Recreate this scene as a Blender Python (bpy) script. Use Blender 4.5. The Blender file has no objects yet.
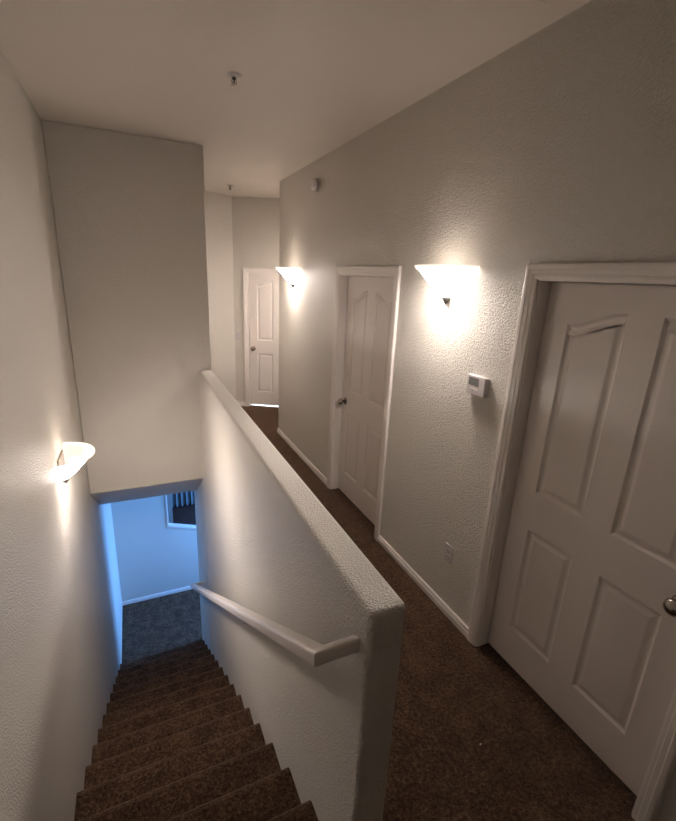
import bpy, bmesh, math, random
from mathutils import Vector, Matrix
random.seed(4)
scene = bpy.context.scene
COL = scene.collection

# ------------------------------------------------------------------ camera
yaw, pitch, roll, fpx = 0.4441, -0.2914, 0.0467, 437.0
F = Vector((math.sin(yaw)*math.cos(pitch), math.cos(yaw)*math.cos(pitch), math.sin(pitch)))
Rt = F.cross(Vector((0, 0, 1))).normalized()
Up = Rt.cross(F)
R2 = Rt*math.cos(roll) + Up*math.sin(roll)
U2 = -Rt*math.sin(roll) + Up*math.cos(roll)
cd = bpy.data.cameras.new('camera')
cam = bpy.data.objects.new('camera', cd)
COL.objects.link(cam)
m = Matrix((R2, U2, -F)).transposed().to_4x4()
m.translation = Vector((0, 0, 2.0))
cam.matrix_world = m
cd.sensor_fit = 'HORIZONTAL'; cd.sensor_width = 36; cd.lens = fpx/676*36
cd.clip_start = 0.02
scene.camera = cam

# ------------------------------------------------------------------ world and daylight
w = bpy.data.worlds.new('world'); scene.world = w; w.use_nodes = True
w.node_tree.nodes['Background'].inputs[0].default_value = (0.30, 0.45, 0.75, 1)
w.node_tree.nodes['Background'].inputs[1].default_value = 0.05

def area(name, loc, target, sx, sy, power, color):
    d = bpy.data.lights.new(name, 'AREA'); d.shape = 'RECTANGLE'
    d.spread = math.radians(115); d.size = sx; d.size_y = sy; d.energy = power; d.color = color
    o = bpy.data.objects.new(name, d); COL.objects.link(o)
    o.location = loc
    o.rotation_euler = (Vector(target)-Vector(loc)).to_track_quat('-Z', 'Y').to_euler()
    return o
DAY = (0.12, 0.36, 0.95)
# daylight through the tall window of the room at the foot of the stairs
area('window_daylight', (2.52, 5.74, -1.45), (0, 5.74, -1.9), 1.30, 1.4, 38, DAY)
# fill lamp added inside the far room, in front of its blinds
area('far_blinds_fill', (1.9, 9.0, -1.4), (0.4, 8.9, -2.4), 1.0, 1.2, 14, DAY)
# daylit room behind the furthest hall door
area('far_room_daylight', (2.35, 7.25, 1.2), (1.95, 6.6, 0), 0.9, 0.9, 30, (0.75, 0.88, 1.0))

SCONCE_BULB = 0.5        # watts of each bulb
SHADE_GLOW = 62.0         # glow of the frosted glass
BULB_COL = (1.0, 0.895, 0.815)

scene.view_settings.view_transform = 'Standard'
scene.view_settings.look = 'None'
scene.view_settings.gamma = 1
scene.view_settings.use_curve_mapping = False
scene.view_settings.exposure = 1.5

# ------------------------------------------------------------------ materials
def mat(name, color, rough=0.5, metal=0.0, spec=0.5):
    m = bpy.data.materials.new(name); m.use_nodes = True
    b = m.node_tree.nodes['Principled BSDF']
    b.inputs['Base Color'].default_value = (*color, 1)
    b.inputs['Roughness'].default_value = rough
    b.inputs['Metallic'].default_value = metal
    b.inputs['Specular IOR Level'].default_value = spec
    return m, m.node_tree, b

def noise(nt, scale, detail=2, rough=0.5, vec=None, mapscale=None):
    tc = nt.nodes.new('ShaderNodeTexCoord')
    n = nt.nodes.new('ShaderNodeTexNoise')
    n.inputs['Scale'].default_value = scale
    n.inputs['Detail'].default_value = detail
    n.inputs['Roughness'].default_value = rough
    if mapscale:
        mp = nt.nodes.new('ShaderNodeMapping'); mp.inputs['Scale'].default_value = mapscale
        nt.links.new(tc.outputs['Object'], mp.inputs['Vector']); nt.links.new(mp.outputs[0], n.inputs['Vector'])
    else:
        nt.links.new(tc.outputs['Object'], n.inputs['Vector'])
    return n

def ramp(nt, src, stops):
    r = nt.nodes.new('ShaderNodeValToRGB')
    while len(r.color_ramp.elements) > 1: r.color_ramp.elements.remove(r.color_ramp.elements[-1])
    for i, (p, c) in enumerate(stops):
        e = r.color_ramp.elements[0] if i == 0 else r.color_ramp.elements.new(p)
        e.position = p; e.color = c if len(c) == 4 else (*c, 1)
    nt.links.new(src, r.inputs[0]); return r

def bump(nt, b, src, strength, dist, prev=None):
    bp = nt.nodes.new('ShaderNodeBump')
    bp.inputs['Strength'].default_value = strength
    bp.inputs['Distance'].default_value = dist
    nt.links.new(src, bp.inputs['Height'])
    if prev: nt.links.new(prev.outputs[0], bp.inputs['Normal'])
    nt.links.new(bp.outputs[0], b.inputs['Normal'])
    return bp

def wall_mat(name, color, bs):
    m, nt, b = mat(name, color, 0.42, 0, 0.4)
    n = noise(nt, 120, 3, 0.55)
    r = ramp(nt, n.outputs[0], [(0.40, (0, 0, 0)), (0.52, (0.6, 0.6, 0.6)), (0.62, (1, 1, 1))])
    bp = bump(nt, b, r.outputs[0], bs, 0.0045)
    n2 = noise(nt, 190, 2)
    bump(nt, b, n2.outputs[0], bs*0.4, 0.0007, bp)
    return m
WALL = wall_mat('greige_textured_paint', (0.70, 0.65, 0.59), 0.9)
CEIL = wall_mat('ceiling_paint', (0.80, 0.735, 0.675), 0.25)
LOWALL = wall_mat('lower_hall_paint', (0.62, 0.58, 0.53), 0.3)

def trim_mat():
    m, nt, b = mat('white_trim_paint', (0.76, 0.70, 0.66), 0.33, 0, 0.5)
    return m
TRIM = trim_mat()
def door_mat():
    m, nt, b = mat('white_door_paint', (0.72, 0.655, 0.615), 0.32, 0, 0.5)
    n = noise(nt, 60, 4, 0.6, mapscale=(1.0, 3.0, 0.12))
    bump(nt, b, n.outputs[0], 0.35, 0.0016)
    return m
DOOR = door_mat()

def carpet_mat():
    m, nt, b = mat('brown_carpet', (0.05, 0.03, 0.02), 0.95, 0, 0.1)
    n1 = noise(nt, 9, 3, 0.6)
    n2 = noise(nt, 210, 3, 0.7)
    n3 = noise(nt, 60, 3, 0.7)
    mx = nt.nodes.new('ShaderNodeMath'); mx.operation = 'ADD'
    nt.links.new(n2.outputs[0], mx.inputs[0]); nt.links.new(n3.outputs[0], mx.inputs[1])
    my = nt.nodes.new('ShaderNodeMath'); my.operation = 'MULTIPLY_ADD'
    nt.links.new(n1.outputs[0], my.inputs[0]); my.inputs[1].default_value = 0.45
    nt.links.new(mx.outputs[0], my.inputs[2])
    sc = nt.nodes.new('ShaderNodeMath'); sc.operation = 'MULTIPLY'; sc.inputs[1].default_value = 0.4
    nt.links.new(my.outputs[0], sc.inputs[0])
    r = ramp(nt, sc.outputs[0], [(0.40, (0.016, 0.0085, 0.006)), (0.5, (0.070, 0.038, 0.023)), (0.60, (0.20, 0.115, 0.07))])
    nt.links.new(r.outputs[0], b.inputs['Base Color'])
    bump(nt, b, mx.outputs[0], 1.0, 0.008)
    b.inputs['Sheen Weight'].default_value = 0.55; b.inputs['Sheen Roughness'].default_value = 0.22
    b.inputs['Sheen Tint'].default_value = (0.6, 0.45, 0.35, 1)
    return m
CARPET = carpet_mat()
NICKEL = mat('brushed_nickel', (0.42, 0.37, 0.33), 0.22, 1.0)[0]
BRONZE = mat('dark_nickel_finial', (0.07, 0.065, 0.06), 0.5, 0.3)[0]
PLASTIC = mat('white_plastic', (0.66, 0.61, 0.60), 0.35)[0]
DARK = mat('dark_gap', (0.10, 0.09, 0.08), 0.8)[0]
SCREEN = mat('thermostat_display', (0.20, 0.20, 0.19), 0.15)[0]
TILE = mat('pale_tile', (0.7, 0.72, 0.75), 0.5)[0]
BLIND = mat('vertical_blind_vinyl', (0.55, 0.60, 0.62), 0.5)[0]
def wood_floor():
    m, nt, b = mat('red_brown_floorboards', (0.06, 0.022, 0.016), 0.5)
    n = noise(nt, 6, 4, 0.6, mapscale=(6, 0.6, 1))
    r = ramp(nt, n.outputs[0], [(0.3, (0.035, 0.012, 0.010)), (0.7, (0.09, 0.032, 0.022))])
    nt.links.new(r.outputs[0], b.inputs['Base Color']); return m
WOOD = wood_floor()

def glow_mat(name, strength, color):
    m, nt, b = mat(name, (0.85, 0.8, 0.72), 0.3)
    b.inputs['Emission Color'].default_value = (*color, 1)
    b.inputs['Emission Strength'].default_value = strength
    return m
GLASS = glow_mat('lit_frosted_glass', SHADE_GLOW, (1.0, 0.895, 0.815))
_nt = GLASS.node_tree; _b = _nt.nodes['Principled BSDF']     # the glass glows most nearest its bulb
_tc = _nt.nodes.new('ShaderNodeTexCoord'); _d = _nt.nodes.new('ShaderNodeVectorMath'); _d.operation = 'DISTANCE'
_d.inputs[1].default_value = (0, -0.12, -0.085); _nt.links.new(_tc.outputs['Object'], _d.inputs[0])
_mr = _nt.nodes.new('ShaderNodeMapRange'); _mr.interpolation_type = 'SMOOTHSTEP'
_mr.inputs['From Min'].default_value = 0.03; _mr.inputs['From Max'].default_value = 0.17
_mr.inputs['To Min'].default_value = SHADE_GLOW; _mr.inputs['To Max'].default_value = 4.0
_nt.links.new(_d.outputs['Value'], _mr.inputs['Value']); _nt.links.new(_mr.outputs[0], _b.inputs['Emission Strength'])
GLASS_IN = glow_mat('frosted_glass_inside', 0.2, (1.0, 0.9, 0.8)); GLASS_IN.node_tree.nodes['Principled BSDF'].inputs['Base Color'].default_value = (0.45, 0.41, 0.36, 1)
RIM = glow_mat('frosted_glass_rim', 0.55, (1.0, 0.86, 0.70))
BULB = glow_mat('lit_bulb', 2.5, (1.0, 0.85, 0.68))

# ------------------------------------------------------------------ helpers
def link(name, bm, material, parent=None, smooth=False, bevel=None):
    bmesh.ops.recalc_face_normals(bm, faces=bm.faces[:])
    me = bpy.data.meshes.new(name); bm.to_mesh(me); bm.free()
    me.materials.append(material)
    if smooth:
        for p in me.polygons: p.use_smooth = True
    o = bpy.data.objects.new(name, me); COL.objects.link(o)
    if parent: o.parent = parent
    if bevel:
        b = o.modifiers.new('bevel', 'BEVEL'); b.width = bevel[0]; b.segments = bevel[1]
        b.limit_method = 'ANGLE'; b.angle_limit = math.radians(40)
    return o

def box(bm, x0, x1, y0, y1, z0, z1):
    vs = [bm.verts.new((x, y, z)) for x in (x0, x1) for y in (y0, y1) for z in (z0, z1)]
    for f in ((0, 1, 3, 2), (4, 6, 7, 5), (0, 4, 5, 1), (2, 3, 7, 6), (0, 2, 6, 4), (1, 5, 7, 3)):
        bm.faces.new([vs[i] for i in f])
    return vs

def prism(bm, pts, axis, a, b):
    """polygon pts extruded from a to b along axis (0=x,1=y,2=z)"""
    def P(p, t):
        if axis == 0: return (t, p[0], p[1])
        if axis == 1: return (p[0], t, p[1])
        return (p[0], p[1], t)
    v0 = [bm.verts.new(P(p, a)) for p in pts]; v1 = [bm.verts.new(P(p, b)) for p in pts]
    n = len(pts)
    bm.faces.new(v0); bm.faces.new(v1[::-1])
    for i in range(n): bm.faces.new((v0[i], v0[(i+1) % n], v1[(i+1) % n], v1[i]))

def lathe(bm, prof, n=24, mx=None, a0=0, a1=2*math.pi):
    """prof: (r, h) around local z; mx places it"""
    mx = mx or Matrix()
    closed = abs(a1-a0-2*math.pi) < 1e-6
    cnt = n if closed else n+1
    rings = []
    for r, h in prof:
        if r < 1e-6:
            rings.append([bm.verts.new(mx @ Vector((0, 0, h)))]*cnt)
        else:
            rings.append([bm.verts.new(mx @ Vector((r*math.cos(a0+(a1-a0)*i/n), r*math.sin(a0+(a1-a0)*i/n), h))) for i in range(cnt)])
    for A, B in zip(rings, rings[1:]):
        for i in range(n):
            j = (i+1) % cnt
            q = []
            for v in (A[i], A[j], B[j], B[i]):
                if v not in q: q.append(v)
            if len(q) >= 3: bm.faces.new(q)

def tube(bm, pts, r, n=12, squash=1.0):
    pts = [Vector(p) for p in pts]; rings = []
    for i, p in enumerate(pts):
        t = ((pts[min(i+1, len(pts)-1)]-p).normalized()+(p-pts[max(i-1, 0)]).normalized()).normalized()
        s = t.cross(Vector((0, 0, 1)))
        if s.length < 1e-3: s = Vector((1, 0, 0))
        s.normalize(); u = s.cross(t)
        rings.append([bm.verts.new(p+s*r*math.cos(2*math.pi*k/n)+u*r*squash*math.sin(2*math.pi*k/n)) for k in range(n)])
    for A, B in zip(rings, rings[1:]):
        for k in range(n): bm.faces.new((A[k], A[(k+1) % n], B[(k+1) % n], B[k]))
    bm.faces.new(rings[0]); bm.faces.new(rings[-1][::-1])

def tag(o, label, cat=None, kind=None, group=None):
    o['label'] = label
    if cat: o['category'] = cat
    if kind: o['kind'] = kind
    if group: o['group'] = group
    return o

def empty(name, loc=(0, 0, 0), rz=0):
    o = bpy.data.objects.new(name, None); COL.objects.link(o)
    o.location = loc; o.rotation_euler = (0, 0, rz); o.empty_display_size = 0.1
    return o

def struct(name, bm, material, label, cat, bevel=None, smooth=False):
    return tag(link(name, bm, material, bevel=bevel, smooth=smooth), label, cat, 'structure')

# ------------------------------------------------------------------ dimensions
XL, XR = -0.493, 1.662          # left wall face, right wall face
HL, HR = 0.547, 0.674           # half wall faces
ZC, ZB = 3.042, -3.012          # upper ceiling, lower landing
YN, RUN, RISE = 1.2556, 0.2953, 0.2008
YBLK = 4.336
BK = -1.6                       # wall behind the camera
YEND = 5.32                     # end of the right hall wall
C0 = Vector((1.407, 6.744)); AD = Vector((-1, -0.49)).normalized(); BD = Vector((1, -0.6)).normalized()

# ------------------------------------------------------------------ walls
bm = bmesh.new(); box(bm, XL-0.12, XL, BK-0.12, 6.57, ZB, ZC)
struct('wall_left', bm, WALL, 'tall beige textured wall along the left of the stairs', 'wall')

DH = 2.045                       # opening height
A0, A1 = 0.5637, 1.4808          # near door opening (y)
B0, B1 = 2.669, 3.576            # second door opening
WT = 0.125
bm = bmesh.new()
for a, b in ((BK-0.12, A0), (A1, B0), (B1, YEND)): box(bm, XR, XR+WT, a, b, 0, DH)
box(bm, XR, XR+WT, BK-0.12, YEND, DH, ZC)
bmesh.ops.remove_doubles(bm, verts=bm.verts[:], dist=1e-5)
struct('wall_right', bm, WALL, 'long beige textured wall of the upstairs hallway with two doors', 'wall')

bm = bmesh.new(); box(bm, XR+WT, 2.9, YEND-0.12, YEND, 0, ZC)
struct('wall_return', bm, WALL, 'beige wall turning away behind the end of the hallway wall', 'wall')
bm = bmesh.new(); box(bm, 2.9, 3.0, YEND-0.12, 6.2, 0, ZC)
struct('wall_alcove', bm, WALL, 'beige side wall of the alcove at the far end of the hallway', 'wall')
bm = bmesh.new(); box(bm, XL-0.12, XR+WT, BK-0.12, BK, 0, ZC)
struct('wall_back', bm, WALL, 'beige wall closing the top landing', 'wall')

def ang_box(bm, origin, d, s0, s1, t0, t1, z0, z1):
    n = Vector((-d.y, d.x))
    if n.y < 0: n = -n
    pts = [origin+d*s0+n*t0, origin+d*s1+n*t0, origin+d*s1+n*t1, origin+d*s0+n*t1]
    prism(bm, [(p.x, p.y) for p in pts], 2, z0, z1)
bm = bmesh.new(); ang_box(bm, C0, AD, -0.06, 0.95, 0, 0.12, 0, ZC)
struct('wall_far_left', bm, WALL, 'pale beige wall at the far end of the hallway, left of the last door', 'wall')
CO = 0.205; CW = 0.90            # far door opening along BD from C0
bm = bmesh.new()
ang_box(bm, C0, BD, 0, CO, 0, 0.12, 0, DH); ang_box(bm, C0, BD, CO+CW, 1.85, 0, 0.12, 0, DH)
ang_box(bm, C0, BD, 0, 1.85, 0, 0.12, DH, ZC)
struct('wall_far', bm, WALL, 'angled beige wall at the far end of the hallway holding the last door', 'wall')

# block above the lower flight, with a soffit sloping with the stairs
bm = bmesh.new()
prism(bm, [(YBLK, -0.053), (YBLK, ZC), (6.57, ZC), (6.57, -0.509), (4.998, -0.509)], 0, XL, HR)
struct('wall_header', bm, WALL, 'beige wall block hanging over the lower half of the stairs', 'wall', bevel=(0.012, 3))

# half wall beside the stairs
bm = bmesh.new(); box(bm, HL, HR, 0.8703, YBLK+0.05, ZB, 1.092)
struct('wall_half', bm, WALL, 'waist-high drywall half wall between staircase and hallway', 'wall', bevel=(0.02, 4))
bm = bmesh.new(); box(bm, HL, HR, YBLK+0.05, 5.32, ZB, -0.03)
struct('wall_stair', bm, WALL, 'right wall of the lower stair flight below the block', 'wall')

# lower hall back wall with its opening and sloping ledge
bm = bmesh.new()
box(bm, XL, 0.256, 6.45, 6.50, ZB, -0.509)
prism(bm, [(0.256, ZB), (1.5, ZB), (1.5, -2.17), (0.256, -1.78)], 1, 6.45, 6.50)
box(bm, 1.5, 2.6, 6.45, 6.57, ZB, -0.509)
struct('wall_lower', bm, LOWALL, 'wall at the foot of the stairs in blue daylight with an open cutout', 'wall')
bm = bmesh.new()
prism(bm, [(0.244, -1.786), (1.5, -2.176), (1.5, -2.131), (0.244, -1.741)], 1, 6.435, 6.505)
struct('trim_1', bm, TRIM, 'white ledge along the bottom of the cutout in the lower wall', 'trim', bevel=(0.006, 2))
bm = bmesh.new(); box(bm, 0.242, 0.262, 6.436, 6.50, -1.75, -0.509)
struct('trim_2', bm, TRIM, 'thin white upright edge of the cutout in the lower wall', 'trim', bevel=(0.004, 2))

# rooms below
bm = bmesh.new(); box(bm, XL-0.12, 2.6, 4.4, 6.57, ZB-0.15, ZB)
struct('floor_landing', bm, CARPET, 'dark brown carpeted landing at the foot of the stairs', 'floor')
bm = bmesh.new(); box(bm, -1.6, 2.6, 6.57, 9.6, ZB-0.15, ZB)
struct('floor_lower', bm, WOOD, 'dark red-brown floor seen through the cutout', 'floor')
bm = bmesh.new(); box(bm, HR, 2.6, 4.4, 6.57, -0.509, -0.3); box(bm, -1.6, 2.6, 6.57, 9.6, -0.509, -0.3)
struct('ceiling_lower', bm, CEIL, 'ceiling of the rooms at the foot of the stairs', 'ceiling')
bm = bmesh.new(); box(bm, -1.6, 2.6, 9.42, 9.6, ZB, -0.509)
struct('wall_beyond', bm, LOWALL, 'far wall of the lower room behind the blinds', 'wall')
bm = bmesh.new()
box(bm, 2.5, 2.6, 4.4, 5.0, ZB, -0.509); box(bm, 2.5, 2.6, 6.42, 9.6, ZB, -0.509)
box(bm, 2.5, 2.6, 5.0, 6.42, ZB, -2.85); box(bm, 2.5, 2.6, 5.0, 6.42, -0.70, -0.509)
struct('wall_east', bm, LOWALL, 'window wall of the room right of the lower landing', 'wall')
bm = bmesh.new(); box(bm, HR, 2.6, 4.4, 4.5, ZB, -0.509)
struct('wall_south', bm, LOWALL, 'wall of the room right of the lower landing', 'wall')
bm = bmesh.new(); box(bm, -1.6, -1.5, 6.57, 9.6, ZB, -0.509)
struct('wall_west', bm, LOWALL, 'left wall of the lower room beyond the cutout', 'wall')
bm = bmesh.new(); box(bm, 0.20, 0.375, 7.35, 7.50, ZB, -0.509)
struct('trim_3', bm, TRIM, 'pale post standing in the lower room behind the cutout', 'trim', bevel=(0.01, 2))

# blinds
bl = empty('vertical_blinds', (0.45, 9.3, ZB))
tag(bl, 'blue-grey vertical blinds over dark floor, seen through the lower cutout', 'blinds')
for k in range(14):
    bm = bmesh.new(); box(bm, -0.055, 0.055, -0.003, 0.003, 0.02, 2.42)
    s = link('slat', bm, BLIND, bl); s.location = (-0.05+k*0.105, 0, 0); s.rotation_euler = (0, 0, math.radians(38))
bm = bmesh.new(); box(bm, -0.14, 1.40, -0.03, 0.03, 2.42, 2.48)
link('head_rail', bm, TRIM, bl)
# ------------------------------------------------------------------ floors and ceiling upstairs
bm = bmesh.new()
box(bm, XL-0.12, XR+WT, BK-0.12, YN-RUN-0.03, -0.25, 0)
box(bm, HR, XR+WT+0.001, YN-RUN-0.03, YEND, -0.25, 0)
box(bm, 0.4, 3.0, YEND, 7.3, -0.25, 0)
struct('floor', bm, CARPET, 'dark brown carpet of the upstairs hallway', 'floor')
bm = bmesh.new(); ang_box(bm, C0, BD, CO-0.2, CO+CW+0.3, 0.075, 1.4, 0.0, 0.004)
struct('floor_far_room', bm, TILE, 'pale floor strip added to catch the daylight under the last door', 'floor')  # pale floor added so the daylight shows in the door gap
bm = bmesh.new(); box(bm, XL-0.12, 3.0, BK-0.12, 7.6, ZC, ZC+0.12)
struct('ceiling', bm, CEIL, 'smooth beige hallway ceiling', 'ceiling')

# ------------------------------------------------------------------ baseboards
def baseboard(name, p0, p1, n, label, z=0, h=0.062):
    """p0-p1 on the wall face, n unit normal pointing into the room"""
    bm = bmesh.new(); p0 = Vector(p0); p1 = Vector(p1); n = Vector(n)
    prof = [(0, 0), (0.015, 0), (0.015, h-0.028), (0.011, h-0.022), (0.011, h-0.010), (0.006, h), (0, h)]
    A = [bm.verts.new((p0.x+n.x*t, p0.y+n.y*t, z+q)) for t, q in prof]
    B = [bm.verts.new((p1.x+n.x*t, p1.y+n.y*t, z+q)) for t, q in prof]
    k = len(prof)
    for i in range(k): bm.faces.new((A[i], A[(i+1) % k], B[(i+1) % k], B[i]))
    bm.faces.new(A); bm.faces.new(B[::-1])
    return struct(name, bm, TRIM, label, 'baseboard')
CS = 0.06
baseboard('baseboard_right', (XR, A1+CS), (XR, B0-CS), (-1, 0), 'white baseboard under the thermostat wall between the two near doors')
baseboard('baseboard_right_far', (XR, B1+CS), (XR, YEND+0.015), (-1, 0), 'white baseboard from the second door to the wall end')
baseboard('baseboard_right_near', (XR, BK), (XR, A0-CS), (-1, 0), 'white baseboard right of the nearest door')
baseboard('baseboard_lower', (XL, 6.45), (0.75, 6.45), (0, -1), 'pale blue-lit baseboard at the foot of the stairs', ZB)
nB = Vector((-BD.y, BD.x)); nB = -nB if nB.y > 0 else nB
pa = C0; pb = C0+BD*(CO-CS)
baseboard('baseboard_far', (pa.x, pa.y), (pb.x, pb.y), (nB.x, nB.y), 'short white baseboard left of the last door')

# ------------------------------------------------------------------ doors
# local frame of a door: s along the wall (x), wall normal into the hall is -y, z up; opening from 0..W
def panel_outline(s0, s1, z0, z1, rise_to):
    """closed outline, rise_to: 0 flat top, +1 top climbs towards s1, -1 towards s0"""
    pts = [(s0, z0), (s1, z0)]
    if rise_to == 0: pts += [(s1, z1), (s0, z1)]
    else:
        N = 18
        for i in range(N+1):
            t = 1-i/N                       # from s1 to s0
            u = t if rise_to > 0 else 1-t
            g = max(0, min(1, (u-0.08)/0.86)); g = g*g*(3-2*g)
            dip = -0.006*math.sin(math.pi*min(1, u/0.35)) if u < 0.35 else 0
            pts.append((s0+(s1-s0)*t, z1+0.062*g+dip))
    return pts

def inset(pts, d):
    n = len(pts); out = []
    for i in range(n):
        a = Vector(pts[i-1]); b = Vector(pts[i]); c = Vector(pts[(i+1) % n])
        e1 = (b-a).normalized(); e2 = (c-b).normalized()
        n1 = Vector((-e1.y, e1.x)); n2 = Vector((-e2.y, e2.x))
        k = 1+n1.dot(n2)
        out.append(tuple(b+(n1+n2)*(d/max(k, 0.3))))
    return out

def door_slab_bm(W, H, y=0.0, th=0.035):
    bm = bmesh.new()
    st = 0.122; mul = 0.13; pw = (W-2*st-mul)/2
    cells = [(st, st+pw, 1.025, 1.848, 1), (st+pw+mul, W-st, 1.025, 1.848, -1),
             (st, st+pw, 0.215, 0.822, 0), (st+pw+mul, W-st, 0.215, 0.822, 0)]
    edges = []
    def loop(pts, yy):
        vs = [bm.verts.new((p[0], yy, p[1])) for p in pts]
        return vs
    o = loop([(0, 0), (W, 0), (W, H), (0, H)], y)
    edges += [bm.edges.new((o[i], o[(i+1) % 4])) for i in range(4)]
    outl = []
    for c in cells:
        pts = panel_outline(*c); vs = loop(pts, y); outl.append((pts, vs))
        edges += [bm.edges.new((vs[i], vs[(i+1) % len(vs)])) for i in range(len(vs))]
    bmesh.ops.triangle_fill(bm, edges=edges, use_beauty=True)
    prof = [(0.004, 0.003), (0.012, 0.0095), (0.018, 0.0105), (0.026, 0.0095), (0.040, 0.0035), (0.044, 0.0030)]
    for pts, vs in outl:
        prev = vs
        for d, dep in prof:
            cur = loop(inset(pts, d), y+dep)
            for i in range(len(cur)):
                j = (i+1) % len(cur); bm.faces.new((prev[i], prev[j], cur[j], cur[i]))
            prev = cur
        bm.faces.new(prev)
    # back and sides
    k = loop([(0, 0), (W, 0), (W, H), (0, H)], y+th)
    bm.faces.new(k)
    for i in range(4): bm.faces.new((o[i], o[(i+1) % 4], k[(i+1) % 4], k[i]))
    return bm

def casing_bm(W, H, cs=0.06):
    """moulded U-frame around the opening on the wall face y=0"""
    bm = bmesh.new()
    prof = [(-0.006, 0.0), (-0.006, -0.010), (0.002, -0.012), (0.012, -0.0125), (0.016, -0.0165), (0.034, -0.018),
            (0.038, -0.021), (0.052, -0.021), (cs-0.002, -0.019), (cs, -0.016), (cs, 0.0)]
    rings = []
    for wv, d in prof:
        rings.append([bm.verts.new(v) for v in ((-wv, d, 0), (-wv, d, H+wv), (W+wv, d, H+wv), (W+wv, d, 0))])
    n = len(rings)
    for a in range(n):
        A = rings[a]; B = rings[(a+1) % n]
        for i in range(3): bm.faces.new((A[i], A[i+1], B[i+1], B[i]))
    return bm

def jamb_bm(W, H, rec, wt=0.125):
    bm = bmesh.new(); t = 0.012
    box(bm, 0, t, 0.0, wt, 0, H); box(bm, W-t, W, 0, wt, 0, H); box(bm, t, W-t, 0, wt, H-t, H)
    # stops behind the slab
    y0 = rec+0.037
    box(bm, t, t+0.012, y0, wt, 0, H-t); box(bm, W-t-0.012, W-t, y0, wt, 0, H-t); box(bm, t+0.012, W-t-0.012, y0, wt, H-t-0.012, H-t)
    return bm

def make_door(name, loc, rz, W, knob_side, label, rec=0.072, gap=0.012):
    root = empty(name, loc, rz); tag(root, label, 'door', 'structure')
    link('door_casing', casing_bm(W, DH), TRIM, root)
    link('door_jamb', jamb_bm(W, DH, rec), TRIM, root)
    Ws = W-0.032; H = DH-0.016-gap
    slab = link('door_slab', door_slab_bm(Ws, H), DOOR, root)
    slab.location = (0.016, rec, gap)
    ks = 0.065 if knob_side < 0 else Ws-0.078
    K = Matrix.Translation((ks, 0, 0.925-gap)) @ Matrix.Rotation(math.pi/2, 4, 'X')
    bm = bmesh.new()
    lathe(bm, [(0, 0), (0.033, 0), (0.033, 0.004), (0.028, 0.009), (0.014, 0.011), (0.0, 0.011)], 28, K)
    rose = link('rose', bm, NICKEL, slab, True); rose['label'] = 'round metal rose'
    bm = bmesh.new()
    lathe(bm, [(0.0, 0.010), (0.012, 0.010), (0.011, 0.026), (0.015, 0.032), (0.028, 0.038), (0.033, 0.050), (0.030, 0.062), (0.018, 0.070), (0, 0.070)], 28, K)
    kn = link('door_knob', bm, NICKEL, slab, True); kn['label'] = 'round satin metal knob'
    return root
# right wall: local x runs towards -y world, -y local points to -x world  -> rz = -90 deg
make_door('door_1', (XR, A1, 0), -math.pi/2, A1-A0, +1, 'nearest white four-panel door with arched top panels, at the right edge')
make_door('door_2', (XR, B1, 0), -math.pi/2, B1-B0, -1, 'white four-panel door in the hallway wall between the two lit sconces')
pc = C0+BD*CO
make_door('door_3', (pc.x, pc.y, 0), math.atan2(BD.y, BD.x), CW, -1, 'furthest white door at the end of the hallway with light under it', rec=0.03, gap=0.03)

# ------------------------------------------------------------------ staircase
st = empty('staircase', ((XL+HL)/2, YN-RUN, 0))
tag(st, 'straight flight of dark brown carpeted stairs going down between walls', 'staircase')
for k in range(-1, 14):
    yn = YN+RUN*k; zt = -RISE*(k+1)
    # profile in (y,z): tread back, rounded nose, riser
    yb = yn-RUN-0.03 if k >= 0 else yn-0.06
    pts = [(yb, zt-0.05), (yb, zt)]
    r = 0.042
    for i in range(7):
        a = math.pi/2-math.pi*i/6*0.98
        pts.append((yn-r+r*math.cos(a), zt-r+r*math.sin(a)))
    pts += [(yn-0.046, zt-2*r-0.005), (yn-0.052, zt-RISE-0.0), (yn-0.06, zt-RISE-0.0), (yn-0.06, zt-0.05)]
    bm = bmesh.new(); prism(bm, [(a-(YN-RUN), b) for a, b in pts], 0, XL+0.0005-(XL+HL)/2, HL-0.0005-(XL+HL)/2)
    link('stair_step', bm, CARPET, st)

# ------------------------------------------------------------------ handrail
hx = 0.425
hr = empty('handrail', (HL, 0.935, 0.90)); tag(hr, 'white painted wooden handrail fixed to the half wall above the stairs', 'handrail')
SL = RISE/RUN
def rail_prof():
    P = []
    for i in range(32):
        a = 2*math.pi*(i+0.5)/32
        P.append((0.028*math.copysign(abs(math.cos(a))**0.5, math.cos(a)), 0.030*math.copysign(abs(math.sin(a))**0.5, math.sin(a))))
    return P
bm = bmesh.new()
path = [Vector((HL-0.002, 0.945, 0.925)), Vector((hx, 0.945, 0.925)), Vector((hx, 4.86, 0.925-SL*(4.86-0.945))), Vector((HL-0.002, 4.86, 0.925-SL*(4.86-0.945)))]
prof = rail_prof(); rings = []
for i, p in enumerate(path):
    for_k = {0: 0, 1: 1, 2: -1, 3: 0}[i]          # mitred corners at both ends of the long run
    ring = [p+(Vector((a, a*for_k, b-SL*a*for_k)) if for_k else Vector((0, a if i == 0 else -a, b-SL*(a if i == 0 else -a)))) for a, b in prof]
    rings.append([bm.verts.new((v.x-HL, v.y-0.935, v.z-0.90)) for v in ring])
for A, B in zip(rings, rings[1:]):
    for k in range(32): bm.faces.new((A[k], A[(k+1) % 32], B[(k+1) % 32], B[k]))
bm.faces.new(rings[0]); bm.faces.new(rings[-1][::-1])
ro = link('rail', bm, TRIM, hr, False)
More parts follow.
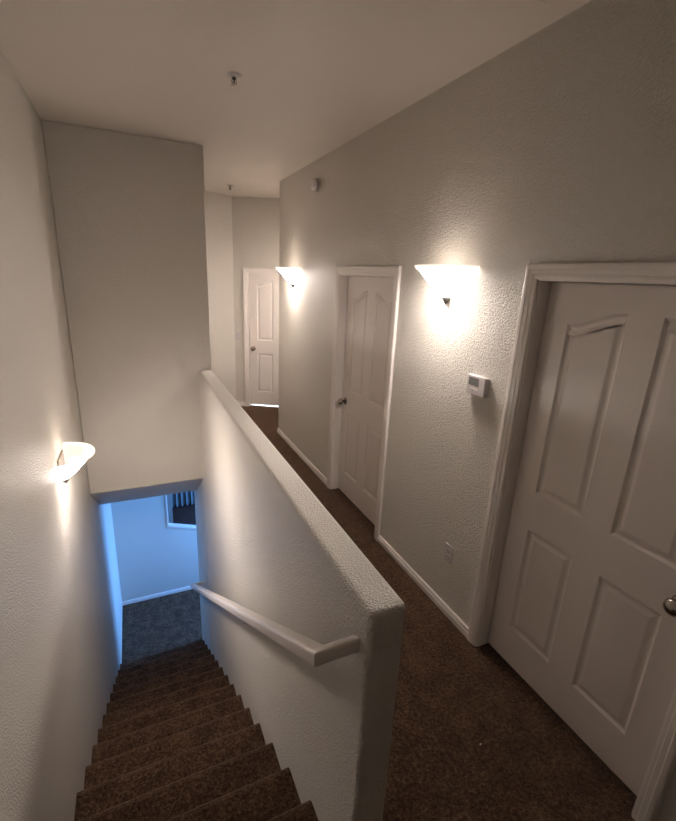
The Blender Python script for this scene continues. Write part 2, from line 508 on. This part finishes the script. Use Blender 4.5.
for yy in (2.0, 3.6):
    bm = bmesh.new(); zz = 0.915-SL*(yy-0.945)
    tube(bm, [(HL-0.001, yy, zz-0.075), (HL-0.05, yy, zz-0.07), (hx+0.005, yy, zz-0.05), (hx, yy, zz-0.025)], 0.007)
    bmesh.ops.translate(bm, verts=bm.verts[:], vec=(-HL, -0.935, -0.90))
    link('bracket', bm, TRIM, hr, True)

# ------------------------------------------------------------------ sconces
def make_sconce(label, loc, rz):
    """local: wall plane y=0, shade bulges to -y, rim plane z=0"""
    root = empty('wall_sconce', loc, rz); tag(root, label, 'wall lamp', group='half-bowl glass wall sconces')
    a, b = 0.225, 0.20
    N = 36
    def ringpts(fa, z, fb=None):
        fb = (fa**1.3 if z < -0.013 or fa < 0.9 else fa) if fb is None else fb
        return [(a*fa*math.cos(math.pi*i/N), -b*fb*math.sin(math.pi*i/N)-0.002, z) for i in range(N+1)]
    outer = [(0.97, -0.012), (0.90, -0.024), (0.80, -0.048), (0.68, -0.080), (0.56, -0.110), (0.42, -0.138), (0.26, -0.158), (0.12, -0.168), (0.03, -0.170)]
    inner = [(max(f-0.025, 0.01), z+0.004) for f, z in outer][::-1]
    bm = bmesh.new(); R_ = []
    for f, z in outer+inner: R_.append([bm.verts.new(p) for p in ringpts(f, z)])
    for A, B in zip(R_, R_[1:]):
        for i in range(N): bm.faces.new((A[i], A[i+1], B[i+1], B[i]))
    gs = link('glass_shade', bm, GLASS, root, True)
    gs.data.materials.append(GLASS_IN)
    for p in gs.data.polygons:
        if p.index//N >= len(outer)-1: p.material_index = 1
    bm = bmesh.new(); R_ = []
    for f, z in [(0.97, -0.012), (1.0, -0.008), (1.0, 0.0), (0.90, 0.001), (0.885, -0.004), (0.93, -0.012)]:
        R_.append([bm.verts.new(p) for p in ringpts(f, z, f)])
    for q in range(len(R_)):
        A = R_[q]; B = R_[(q+1) % len(R_)]
        for i in range(N): bm.faces.new((A[i], A[i+1], B[i+1], B[i]))
    rm = link('rim', bm, RIM, root, True); rm['label'] = 'flared frosted rim of the glass shade'
    bm = bmesh.new(); box(bm, -0.10, 0.10, -0.012, 0, -0.11, -0.006)
    bp = link('back_plate', bm, NICKEL, root, bevel=(0.003, 2)); bp['label'] = 'metal back plate'
    bm = bmesh.new()
    lathe(bm, [(0, -0.166), (0.026, -0.166), (0.027, -0.171), (0.018, -0.186), (0.006, -0.203), (0, -0.208)], 20, Matrix.Translation((0, -0.018, 0)))
    fn = link('finial', bm, BRONZE, root, True); fn['label'] = 'pointed dark metal finial'
    bm = bmesh.new()
    lathe(bm, [(0, -0.105), (0.012, -0.105), (0.013, -0.085), (0.024, -0.065), (0.027, -0.050), (0.020, -0.033), (0.0, -0.026)], 20, Matrix.Translation((0, -0.075, 0)))
    bu = link('bulb', bm, BULB, root, True); bu['label'] = 'lit bulb'
    ld = bpy.data.lights.new('bulb_light', 'POINT'); ld.energy = SCONCE_BULB; ld.color = BULB_COL; ld.shadow_soft_size = 0.015
    lo = bpy.data.objects.new('bulb_light', ld); COL.objects.link(lo); lo.parent = root; lo.location = (0, -0.168, -0.006)
    return root
make_sconce('lit sconce on the right wall between the second door and the nearest door', (XR, 2.085, 2.097), -math.pi/2)
make_sconce('smallest lit sconce, at the far end of the hallway wall beyond the second door', (XR, 4.765, 2.097), -math.pi/2)
make_sconce('unseen sconce added around the corner to light the alcove at the far end of the hallway', (2.3, YEND, 2.1), math.pi)  # extra sconce out of view, added to brighten the alcove
make_sconce('lit sconce low on the left stairwell wall, seen from above', (XL, 3.08, 0.85), math.pi/2)

# ------------------------------------------------------------------ small wall things
th = empty('thermostat', (XR, 1.745, 1.49)); tag(th, 'white square thermostat on the wall left of the nearest door', 'thermostat')
bm = bmesh.new(); box(bm, -0.030, 0, -0.068, 0.068, -0.052, 0.052); link('body', bm, PLASTIC, th, bevel=(0.004, 2))
bm = bmesh.new(); box(bm, -0.0315, -0.029, -0.022, 0.052, -0.002, 0.040); d_ = link('display', bm, SCREEN, th); d_['label'] = 'grey display'
for yy in (0.030, 0.010, -0.012):
    bm = bmesh.new(); box(bm, -0.033, -0.029, yy-0.006, yy+0.006, -0.030, -0.018); link('button', bm, PLASTIC, th, bevel=(0.001, 1))

ol = empty('electrical_outlet', (XR, 1.80, 0.41)); tag(ol, 'white electrical outlet low on the wall left of the nearest door', 'outlet')
bm = bmesh.new(); box(bm, -0.006, 0, -0.038, 0.038, -0.06, 0.06); link('cover_plate', bm, PLASTIC, ol, bevel=(0.003, 2))
for zz in (-0.021, 0.021):
    bm = bmesh.new(); box(bm, -0.009, -0.005, -0.017, 0.017, zz-0.014, zz+0.014); s_ = link('socket', bm, PLASTIC, ol, bevel=(0.002, 2))
    for yy in (-0.007, 0.007):
        bm = bmesh.new(); box(bm, -0.0095, -0.0088, yy-0.0015, yy+0.0015, zz-0.005, zz+0.007); link('slot', bm, DARK, s_)

psw = C0+BD*0.055
sw = empty('light_switch', (psw.x, psw.y, 1.10), math.atan2(BD.y, BD.x)); tag(sw, 'white light switch on the far wall left of the last door', 'light switch')
bm = bmesh.new(); box(bm, -0.036, 0.036, -0.006, 0, -0.06, 0.06); link('cover_plate', bm, PLASTIC, sw, bevel=(0.003, 2))
bm = bmesh.new(); box(bm, -0.016, 0.016, -0.010, -0.005, -0.033, 0.033); link('rocker', bm, PLASTIC, sw, bevel=(0.002, 2))

sd = empty('smoke_alarm', (XR, 4.15, 2.825)); tag(sd, 'small round white alarm high on the right wall above the second door', 'smoke alarm')
W90 = Matrix.Rotation(-math.pi/2, 4, 'Y')
bm = bmesh.new(); lathe(bm, [(0, 0), (0.062, 0), (0.062, 0.012), (0.0, 0.012)], 32, W90); link('mounting_base', bm, PLASTIC, sd, bevel=(0.002, 1))
bm = bmesh.new(); lathe(bm, [(0, 0.012), (0.052, 0.012), (0.052, 0.045), (0.044, 0.062), (0.018, 0.070), (0, 0.070)], 32, W90); link('cover', bm, PLASTIC, sd, True)
bm = bmesh.new(); lathe(bm, [(0.0525, 0.016), (0.0535, 0.016), (0.0535, 0.023), (0.0525, 0.023)], 32, W90); link('vent_ring', bm, DARK, sd)

def make_sprinkler(label, loc):
    root = empty('fire_sprinkler', loc); tag(root, label, 'fire sprinkler', group='ceiling fire sprinklers')
    bm = bmesh.new(); lathe(bm, [(0, 0), (0.040, 0), (0.040, -0.003), (0.026, -0.010), (0.012, -0.011), (0, -0.011)], 28); link('escutcheon', bm, PLASTIC, root, True)
    bm = bmesh.new(); lathe(bm, [(0, -0.01), (0.010, -0.01), (0.010, -0.022), (0.005, -0.024), (0.003, -0.044), (0, -0.044)], 16); link('head', bm, BRONZE, root, True)
    bm = bmesh.new(); tube(bm, [(-0.011, 0, -0.020), (-0.014, 0, -0.032), (-0.003, 0, -0.046)], 0.0025, 8); tube(bm, [(0.011, 0, -0.020), (0.014, 0, -0.032), (0.003, 0, -0.046)], 0.0025, 8)
    link('frame_arm', bm, BRONZE, root, True)
    bm = bmesh.new(); lathe(bm, [(0, -0.046), (0.018, -0.046), (0.019, -0.048), (0, -0.049)], 16); link('deflector', bm, NICKEL, root)
    return root
make_sprinkler('nearer sprinkler, dark head in the middle of the ceiling over the stairs', (0.615, 2.811, ZC))
make_sprinkler('further sprinkler, tiny on the ceiling at the far end of the hallway', (1.224, 5.95, ZC))

vt = empty('ceiling_vent', (1.38, 1.41, ZC)); tag(vt, 'flush ceiling vent cover whose corner shows at the top edge of the photo', 'vent')
bm = bmesh.new()
o_, i_ = 0.152, 0.125
for x0, x1, y0, y1 in ((-o_, o_, i_, o_), (-o_, o_, -o_, -i_), (-o_, -i_, -i_, i_), (i_, o_, -i_, i_)): box(bm, x0, x1, y0, y1, -0.006, 0)
link('frame', bm, CEIL, vt, bevel=(0.002, 1))
bm = bmesh.new()
for k in range(9):
    yy = -0.112+k*0.028; prism(bm, [(yy-0.010, -0.001), (yy-0.008, -0.001), (yy+0.010, -0.006), (yy+0.008, -0.006)], 0, -i_, i_)
link('louvre', bm, CEIL, vt)

# a fleck of lint on the hallway carpet
bm = bmesh.new(); bmesh.ops.create_icosphere(bm, subdivisions=2, radius=0.0035)
for v in bm.verts: v.co = Vector((v.co.x*1.5, v.co.y*0.9, v.co.z*0.7+0.002))*1.0
lt = link('lint_fleck', bm, PLASTIC, None, True); lt.location = (1.286, 1.027, 0.0)
tag(lt, 'tiny white fleck of lint on the brown hallway carpet', 'lint')
